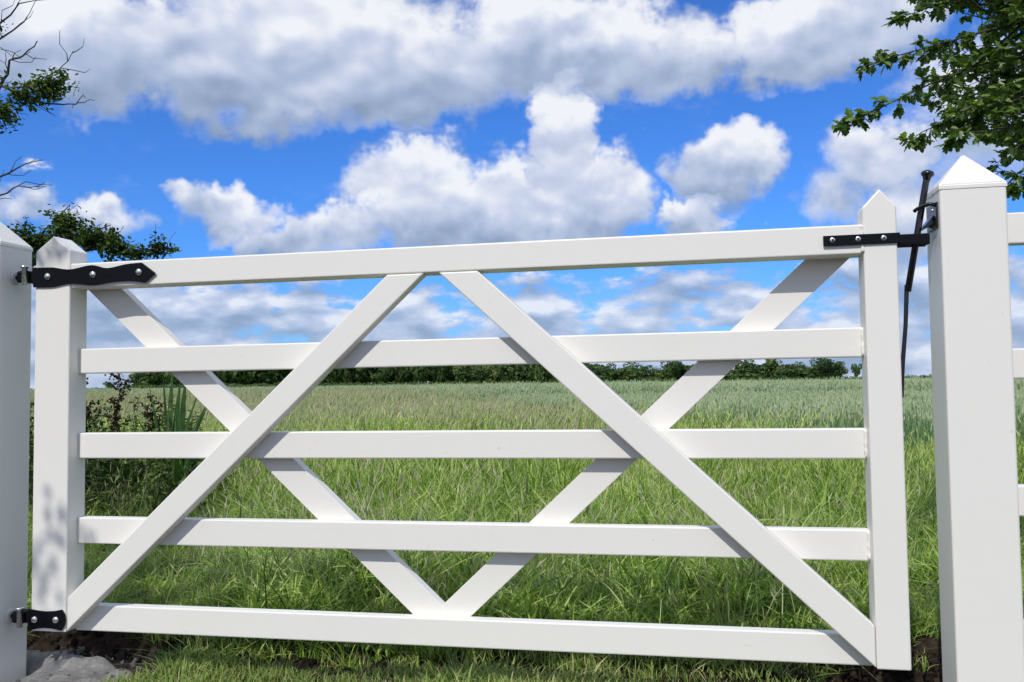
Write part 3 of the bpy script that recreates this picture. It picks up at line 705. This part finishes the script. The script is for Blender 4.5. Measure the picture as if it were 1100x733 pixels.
o = under(rest.build('foliage', M_haw, haw), haw); o['kind'] = 'stuff'

# --- generic small-leaved tree used on the left
def left_tree(name, label, trunk_pts, trunk_r, limbs, clumps, seed, leaf=0.026, mleaf=M_dark, group=None):
    q = random.Random(seed); root = empty(name, trunk_pts[0]); tag(root, label, 'tree', group)
    t = MB(); t.tube(trunk_pts, trunk_r, 8); w = MB(); f = MB()
    for pts, r0, r1, twigs in limbs:
        pts = [Vector(p) for p in pts]; fine = []
        for i in range(len(pts)-1): fine += wander(pts[i], pts[i+1], 3, 0.14, q)[:-1]
        fine.append(pts[-1]); n = len(fine)
        w.tube(fine, [r0 + (r1-r0)*(i/(n-1))**0.7 for i in range(n)], 5)
        for k in range(twigs):
            p, d = poly_at(fine, q.uniform(0.3, 0.98)); s = Vector((q.gauss(0, 1), q.gauss(0, 1), q.gauss(.25, .8))).normalized()
            e = p + (d*0.7 + s*0.7).normalized()*q.uniform(0.07, 0.24)
            w.tube(wander(p, e, 3, 0.2, q), [0.003, 0.0025, 0.002, 0.0014], 4)
    for c, rad, n in clumps:
        c = Vector(c); rad = Vector(rad if isinstance(rad, tuple) else (rad,)*3)
        for k in range(max(2, n//12)):
            v = Vector((q.gauss(0, 1), q.gauss(0, 1), q.gauss(0, 1))).normalized()*q.random()**0.45
            e = c + Vector((v.x*rad.x, v.y*rad.y, v.z*rad.z)); w.tube(wander(c + (e-c)*0.15, e, 3, .2, q), [0.003, 0.0025, 0.002, 0.0012], 4)
            tone = q.uniform(0.1, 0.9)
            for j in range(12):
                p = (c + (e-c)*q.uniform(0.55, 1.0)) + Vector((q.gauss(0, .03), q.gauss(0, .03), q.gauss(0, .025)))
                M = leaf_matrix(p, (q.gauss(0, 1), q.gauss(0, 1), q.gauss(0, .7)), leaf*q.uniform(.7, 1.5), q, 0.5)
                f.add([M @ Vector(a) for a in SV], SF, min(1, max(0, tone + q.gauss(0, .15))))
    under(t.build('trunk', M_bark, root, True), root); under(w.build('branches', M_twig, root, True), root)
    o = under(f.build('crown', mleaf, root), root); return root
left_tree('tree', 'half-bare tree with dark leaf clusters and dead twigs at upper left', [(-3.3, 1.5, -0.1), (-3.25, 1.55, 1.0), (-3.1, 1.6, 2.0), (-2.9, 1.6, 3.0), (-2.7, 1.5, 4.0)], [0.13, 0.11, 0.09, 0.07, 0.03],
  [([(-2.9, 1.6, 2.6), (-2.4, 1.9, 2.85), (-2.146, 2.0, 2.983), (-1.951, 2.0, 3.167), (-1.75, 2.0, 3.28)], 0.022, 0.003, 6),
   ([(-2.4, 1.9, 2.85), (-2.146, 2.0, 2.98), (-1.949, 2.0, 3.069), (-1.851, 2.0, 3.117), (-1.761, 2.0, 3.189)], 0.012, 0.003, 7),
   ([(-3.05, 1.6, 2.1), (-2.5, 1.9, 2.45), (-2.074, 2.0, 2.688), (-1.943, 2.0, 2.775), (-1.881, 2.0, 2.93), (-1.784, 2.0, 2.95), (-1.688, 2.0, 3.033)], 0.02, 0.003, 6),
   ([(-2.5, 1.9, 2.5), (-2.075, 2.0, 2.745), (-1.944, 2.0, 2.781), (-1.78, 2.0, 2.733), (-1.554, 2.0, 2.636), (-1.415, 2.0, 2.625), (-1.365, 2.0, 2.677)], 0.014, 0.002, 5),
   ([(-1.85, 2.0, 2.76), (-1.715, 2.0, 2.734), (-1.589, 2.0, 2.82), (-1.507, 2.0, 2.869), (-1.438, 2.0, 2.948)], 0.006, 0.002, 4),
   ([(-3.1, 1.6, 1.7), (-2.5, 1.9, 2.0), (-2.064, 2.0, 2.2), (-1.934, 2.0, 2.221), (-1.805, 2.0, 2.269), (-1.638, 2.0, 2.304)], 0.018, 0.002, 6),
   ([(-2.5, 1.9, 1.95), (-2.061, 2.0, 2.029), (-1.932, 2.0, 2.107), (-1.803, 2.0, 2.156), (-1.623, 2.0, 2.166)], 0.012, 0.002, 5),
   ([(-3.0, 1.6, 2.3), (-2.7, 1.0, 2.8), (-2.3, 0.7, 3.0)], 0.03, 0.008, 8)],
  [((-1.60, 2.0, 2.74), (0.17, 0.13, 0.095), 640), ((-1.77, 2.0, 2.70), (0.11, 0.1, 0.07), 260), ((-1.92, 2.0, 2.60), (0.10, 0.1, 0.12), 330), ((-2.1, 1.95, 2.55), (0.14, .12, .14), 200), ((-1.97, 2.0, 3.16), .05, 24), ((-1.95, 2.0, 2.83), .06, 40),
   ((-2.5, 0.9, 2.5), (0.45, 0.4, 0.4), 1500), ((-2.5, 0.7, 3.1), (0.5, 0.45, 0.4), 1500), ((-2.9, 1.3, 2.2), (0.5, 0.5, 0.45), 1200), ((-3.0, 1.6, 3.3), (0.6, 0.6, 0.5), 1400), ((-2.65, 0.6, 1.6), (0.4, 0.4, 0.4), 1100), ((-2.45, 1.85, 1.75), (0.34, 0.34, 0.3), 1500), ((-2.65, 2.4, 1.45), (0.3, 0.3, 0.3), 1200)], 31, 0.028)
left_tree('hawthorn_tree', 'low sunlit hawthorn crown rising behind the left hinge post', [(-3.9, 4.1, -0.1), (-3.88, 4.1, 0.8), (-3.75, 4.05, 1.5), (-3.6, 4.0, 2.0)], [0.10, 0.085, 0.07, 0.05],
  [([(-3.75, 4.05, 1.6), (-3.4, 4.0, 1.95), (-2.9, 4.0, 2.10), (-2.5, 4.0, 2.06), (-2.06, 4.0, 2.09)], 0.035, 0.004, 14),
   ([(-3.65, 4.0, 1.9), (-3.3, 4.0, 2.2), (-3.03, 4.0, 2.5)], 0.025, 0.004, 10), ([(-3.7, 4.0, 1.8), (-4.0, 4.0, 2.2), (-4.2, 4.0, 2.5)], 0.025, 0.004, 8), ([(-3.4, 4.0, 2.0), (-2.9, 3.95, 2.25), (-2.6, 3.95, 2.30)], 0.02, 0.004, 8)],
  [((-3.40, 4.0, 2.20), (0.30, 0.3, 0.20), 1150), ((-3.05, 4.0, 2.30), (0.17, 0.25, 0.21), 760), ((-2.80, 4.0, 2.20), (0.20, 0.25, 0.13), 700), ((-2.58, 4.0, 2.11), (0.17, 0.2, 0.11), 380), ((-2.37, 4.0, 2.06), (0.11, 0.2, 0.05), 190), ((-2.19, 4.0, 2.10), (0.10, 0.15, 0.11), 200), ((-2.08, 4.0, 2.07), (0.06, 0.1, 0.05), 36),
   ((-3.8, 4.0, 2.1), (0.30, 0.35, 0.30), 800), ((-4.3, 4.1, 2.2), (0.45, 0.45, 0.45), 1100), ((-3.2, 4.0, 2.05), (0.25, .25, .10), 300)], 33, 0.038, M_dark)
left_tree('hawthorn_tree', 'hawthorn beyond the left edge of the frame, its leaf shadows dappling the hanging stile', [(-2.3, -1.9, -0.1), (-2.2, -1.85, 1.0), (-2.0, -1.8, 1.9), (-1.8, -1.75, 2.6)], [0.09, 0.075, 0.06, 0.03],
  [([(-2.0, -1.8, 1.7), (-1.4, -1.75, 1.95), (-0.9, -2.4, 3.0), (-0.59, -2.82, 3.40)], 0.022, 0.003, 10), ([(-2.0, -1.8, 1.8), (-1.6, -0.9, 2.0), (-1.2, -0.4, 2.1), (-1.4, 0.2, 2.2)], 0.02, 0.005, 8), ([(-1.4, -1.75, 1.95), (-0.9, -2.3, 2.8), (-0.63, -2.8, 3.29)], 0.012, 0.003, 8)],
  [((-0.628, -2.85, 3.473), (0.09, 0.10, 0.11), 28), ((-0.688, -2.8, 3.623), (0.10, 0.10, 0.08), 14), ((-0.468, -2.7, 3.493), (0.08, 0.08, 0.05), 14), ((-0.568, -2.75, 3.263), (0.06, 0.08, 0.05), 12), ((-0.428, -2.2, 3.863), (0.07, 0.07, 0.05), 14),
   ((-1.0, -0.6, 2.2), (0.36, 0.36, 0.3), 2400), ((-1.4, 0.1, 2.2), (0.38, 0.38, 0.3), 2400), ((-1.15, -0.3, 1.7), (0.32, 0.3, 0.28), 2000), ((-0.66, -0.95, 1.98), (0.2, 0.2, 0.2), 900), ((-1.35, 0.55, 2.1), (0.35, 0.35, 0.3), 1800), ((-0.78, -0.1, 1.6), (0.22, 0.25, 0.25), 1700), ((-0.50, -0.75, 1.55), (0.16, 0.2, 0.2), 1000),
   ((-1.9, -1.8, 2.6), (0.5, 0.5, 0.5), 900), ((-1.4, -1.8, 2.1), (0.35, 0.4, 0.25), 420), ((-2.4, -1.8, 2.0), (0.4, 0.4, 0.4), 500)], 35, 0.034, M_haw)

# ------------------------------------------------------------------ plants inside the gate on the left
def dock(x, y, h, seed, label):
    q = random.Random(seed); root = empty('dock_plant', (x, y, 0)); tag(root, label, 'plant')
    st = MB(); sd = MB(); lf = MB(); z0 = terrain(x, y)
    base = Vector((0, 0, z0)); tip = Vector((q.uniform(-.08, .12), q.uniform(-.05, .05), h)); main = wander(base, tip, 8, 0.12, q)
    st.tube(main, [0.006*(1-.7*i/8) for i in range(9)], 5)
    for k in range(24):
        t = q.uniform(0.35, 0.98); p, d = poly_at(main, t); s = Vector((q.gauss(0, 1), q.gauss(0, .7), q.uniform(.5, 1.3))).normalized(); e = p + s*q.uniform(.07, .24)*(1.25-t)*1.6
        br_ = wander(p, e, 4, .12, q); st.tube(br_, [0.003, 0.0025, 0.002, 0.0016, 0.001], 4)
        for j in range(int(14)):
            c, _ = poly_at(br_, q.uniform(.25, 1)); c = c + Vector((q.gauss(0, .012), q.gauss(0, .012), q.gauss(0, .012))); r = q.uniform(.006, .012)
            sd.add([c+Vector((r, 0, 0)), c+Vector((-r, 0, 0)), c+Vector((0, r, 0)), c+Vector((0, -r, 0)), c+Vector((0, 0, r)), c+Vector((0, 0, -r))], [(0, 2, 4), (2, 1, 4), (1, 3, 4), (3, 0, 4), (2, 0, 5), (1, 2, 5), (3, 1, 5), (0, 3, 5)], q.random())
    for k in range(10):
        a = q.uniform(0, 6.28); M = leaf_matrix((0, 0, z0 + q.uniform(.02, .3)), (math.cos(a), math.sin(a), .6), q.uniform(.16, .3), q, .5)
        lf.add([M @ Vector((v[0]*.8, v[1], v[2])) for v in SV], SF, q.uniform(.3, .9))
    st.build('stem', M_dock, root, True); tag(sd.build('seed_heads', M_dock, root), kind='stuff'); lf.build('leaves', M_sword, root)
dock(-1.92, 3.15, 1.02, 41, 'tall dock with rusty brown seed heads nearest the sword-leaved clump')
dock(-2.05, 3.0, 1.06, 43, 'thin dock with open brown seed heads beside the hanging stile')
dock(-1.80, 3.4, 0.86, 45, 'shorter dark brown dock standing against the sword-shaped leaves')
def flag_iris(x, y, seed, label, k=1.0):
    q = random.Random(seed); root = empty('flag_iris', (x, y, 0)); tag(root, label, 'plant'); z0 = terrain(x, y)
    specs = [(-.10, .02, .96), (-.06, 0, 1.0), (-.02, .03, 1.04), (.03, 0, 1.02), (.06, .02, .95), (.20, .0, .92), (.36, 0, .82), (.55, .05, .62), (.62, -.1, .56), (-.2, .1, .8), (.15, -.25, .72), (.45, .25, .66), (.05, .3, .85), (-.12, -.2, .7)]
    for lx, ly, h in [(a+q.uniform(-.06, .06), b+q.uniform(-.08, .08), c*k*q.uniform(.92, 1.03)) for a, b, c in specs]:
        n = 7; vs = []; fs = []; bx, by = q.uniform(-.05, .07), q.uniform(-.05, .05); w = q.uniform(.020, .030); ang = q.uniform(-.5, .5)
        for i in range(n+1):
            t = i/n; cx, cyy, z = bx + lx*t**1.7, by + ly*t**1.7, z0 + h*t*(1 - .12*abs(lx)*t); ww = w*(1 - t**3)*(0.8 + 0.2*math.sin(3*t)) + 0.0006
            ca, sa = math.cos(ang), math.sin(ang)
            vs += [(cx-ww*ca, cyy-ww*sa, z), (cx+0.004*sa, cyy-0.004*ca, z+.001), (cx+ww*ca, cyy+ww*sa, z)]
        for i in range(n):
            for k in (0, 1): fs.append((3*i+k, 3*i+k+1, 3*i+k+4, 3*i+k+3))
        mb = MB(); mb.add(vs, fs, q.uniform(.1, .8)); mb.build('leaf', M_sword, root, True)
flag_iris(-1.62, 3.3, 51, 'clump of dark green sword-shaped leaves behind the left bars')
flag_iris(-1.40, 3.05, 53, 'lower sword-leaved clump sprawling right under the left rear brace', 0.72)
q = random.Random(61); f = MB(); w = MB()
for k in range(300):
    x, y = q.uniform(-3.0, -1.0), q.uniform(2.3, 4.0)
    if not in_wedge(x, y, 0.6) or x > -1.15 - 0.25*(y-3): continue
    z0 = terrain(x, y); h = q.uniform(.35, .82)*(0.6 if x > -1.5 else 1.0); st = wander((x, y, z0), (x+q.gauss(0, .08), y+q.gauss(0, .08), z0+h), 5, .15, q)
    w.tube(st, [0.004, .0035, .003, .0026, .002, .0014], 4)
    tn = q.uniform(.15, .85)
    for j in range(40):
        p, d = poly_at(st, q.uniform(.2, 1)); M = leaf_matrix(p, (q.gauss(0, 1), q.gauss(0, 1), q.uniform(-.2, .5)), q.uniform(.02, .05), q, .6)
        f.add([M @ Vector(v) for v in SV], SF, min(1, max(0, tn + q.gauss(0, .15))))
o = f.build('nettle_patch', M_dark); tag(o, 'dark leafy nettles and weeds in shade behind the hanging stile', None, None, 'stuff')
o2 = w.build('stems', M_twig, o)

# ------------------------------------------------------------------ far hedge, woodland and trees
def crown_mesh(seed, w, h, n, face, base=0.25, tone=0.0):
    q = random.Random(seed); mb = MB(); lumps = []
    for k in range(9):
        a = q.uniform(0, 6.28); r = q.uniform(.1, .8)*w*.5; z = h*q.uniform(base+.08, .86); lumps.append((Vector((r*math.cos(a), r*math.sin(a), z)), q.uniform(.13, .30)*w, q.uniform(.2, .8)))
    lumps.append((Vector((0, 0, h*.62)), .34*w, .5))
    for i in range(n):
        c, r, t = lumps[i % len(lumps)]
        d = Vector((q.gauss(0, 1), q.gauss(0, 1), q.gauss(.15, 1))).normalized(); p = c + Vector((d.x*r, d.y*r, d.z*r*.85))*q.uniform(.75, 1.04)
        if p.z > h: p.z = h - q.uniform(0, .1)*h
        if p.z < base*h*.6: continue
        nn = (d + Vector((q.gauss(0, .45), q.gauss(0, .45), q.gauss(0, .45)))).normalized(); a = nn.orthogonal().normalized(); b = nn.cross(a); s = face*q.uniform(.5, 1.3); th = q.uniform(0, 6.28)
        a, b = a*math.cos(th)+b*math.sin(th), b*math.cos(th)-a*math.sin(th)
        mb.add([p+a*s, p+b*s*.7, p-a*s*.9, p-b*s*.75], [(0, 1, 2, 3)], min(1, max(0, t + tone + q.gauss(0, .12))))
    return mb
protos = [crown_mesh(200+i, 1.0, 1.0, 620, 0.075, 0.22, (i % 3-1)*.1) for i in range(6)]
meshes = [crown_mesh(260+i, 1.0, 1.0, 1500, 0.046, 0.20, (i % 3-1)*.12).mesh('crown', M_far) for i in range(6)]
tm = MB(); tm.tube([(0, 0, 0), (.01, 0, .25), (-.01, .01, .5), (.02, 0, .8)], [.03, .025, .02, .008], 6)
for a in (0.4, 2.3, 4.4): tm.tube([(0, 0, .3), (.16*math.cos(a), .16*math.sin(a), .55), (.27*math.cos(a), .27*math.sin(a), .72)], [.014, .01, .005], 4)
trunkme = tm.mesh('trunk', M_bark)
def place(px, dist):
    """a point on the far skyline, given by its bearing"""
    b = YAW + math.atan((px-550)/FPX); return CAM.x + dist*math.sin(b), CAM.y + dist*math.cos(b)
q = random.Random(77)
def far_tree(name, b_px, dist, h, w, label, k):
    x, y = place(b_px, dist); e = empty(name, (x, y, 0)); tag(e, label, 'tree', 'trees along the far hedge')
    t = link('trunk', trunkme, None, e); t.scale = (h, h, h); c = link('crown', meshes[(k*5 + k//3) % 6], None, e); c.scale = (w, w*0.8, h); c.rotation_euler = (0, 0, q.uniform(0, 6.28)); return e
# right-hand row, each one told apart along the skyline
row = [(648, 8.2, 9), (667, 6.4, 7), (684, 8.6, 11), (704, 7.2, 8), (722, 9.2, 10), (743, 7.0, 9), (759, 8.4, 8), (779, 6.2, 8), (798, 9.4, 11), (816, 7.2, 9), (832, 9.6, 12), (852, 7.6, 9), (867, 6.4, 8), (883, 8.8, 11), (899, 7.4, 8), (919, 6.4, 4.6)]
names = ['first tree right of the front brace on the far skyline', 'second tree right of the front brace on the far skyline', 'third tree right of the front brace on the far skyline', 'fourth tree right of the front brace on the far skyline',
 'tree on the far skyline left of the rear brace, fourth from it', 'tree on the far skyline left of the rear brace, third from it', 'tree on the far skyline left of the rear brace, second from it', 'tree on the far skyline just left of the right rear brace',
 'tree on the far skyline just right of the right rear brace', 'second far tree right of the rear brace', 'tall broad far tree in the middle of the right-hand group', 'far tree behind the round dark bush', 'far tree just right of the round dark bush', 'broad far tree third from the shutting stile', 'far tree second from the shutting stile', 'small lone tree on the skyline beside the shutting stile']
for i, ((b, h, w_), nm) in enumerate(zip(row, names)): far_tree('far_tree', b, 322 + q.uniform(0, 14), h, w_, nm, i)
x, y = place(846, 312); e = empty('round_bush', (x, y, 0)); tag(e, 'round dark bush standing before the far hedge on the right', 'bush'); c = link('crown', crown_mesh(300, 1, 1, 800, .07, .02, -.3).mesh('crown', M_far), None, e); c.scale = (8.5, 6, 6.0)
x, y = place(118, 330); e = empty('far_bush', (x, y, 0)); tag(e, 'small rounded bush on the far skyline beside the hanging stile', 'bush'); c = link('crown', meshes[2], None, e); c.scale = (4.5, 4, 3.4)
# woodland on the left reads as one mass
wd = MB()
for k in range(430):
    b = q.uniform(150, 655) if k < 270 else q.uniform(640, 903); dist = q.uniform(322, 348); x, y = place(b, dist)
    if b < 480: h = min(12.5, 4.5 + (b-140)*0.20)*q.uniform(.82, 1.05)
    elif b < 640: h = q.uniform(6.5, 11.5)*(1 - 0.15*sstep(560, 640, b))
    else: h = q.uniform(4.0, 7.0) + 0.9*math.sin(b*0.07)
    w_ = q.uniform(5, 13); pr = protos[k % 6]; a = q.uniform(0, 6.28); ca, sa = math.cos(a), math.sin(a); dt = q.uniform(-.45, .25)
    k0 = len(wd.v); wd.v += [(x + (vx*ca-vy*sa)*w_, y + (vx*sa+vy*ca)*w_, vz*h) for vx, vy, vz in pr.v]; wd.f += [tuple(i+k0 for i in fc) for fc in pr.f]; wd.t += [min(1, max(0, t+dt)) for t in pr.t]
tag(wd.build('woodland', M_far), 'dark woodland along the far side of the field', None, None, 'stuff')
hd = MB()
for k in range(900):
    b = -60 + 1250*(k + q.random())/900; dist = 309 + q.uniform(-1.5, 1.5); x, y = place(b, dist); h = (2.3 if b > 140 else 1.6)*q.uniform(.8, 1.15); w_ = q.uniform(1.6, 3.0); pr = protos[k % 6]; tone = q.uniform(.15, .40)
    for i in range(0, 240):
        fc = pr.f[(i*2 + k) % len(pr.f)]; k0 = len(hd.v); c0 = Vector(pr.v[fc[0]]) + Vector(pr.v[fc[2]]); c0 *= .5
        if i > 70: break
        hd.v += [(x + pr.v[j][0]*w_*1.3, y + pr.v[j][1]*w_, max(0, pr.v[j][2]*1.25-.22)*h) for j in fc]; hd.f.append(tuple(range(k0, k0+len(fc)))); hd.t += [min(1, pr.t[j] + tone) for j in fc]
tag(hd.build('far_hedge', M_far), 'trimmed green hedge along the far edge of the crop', 'hedge')
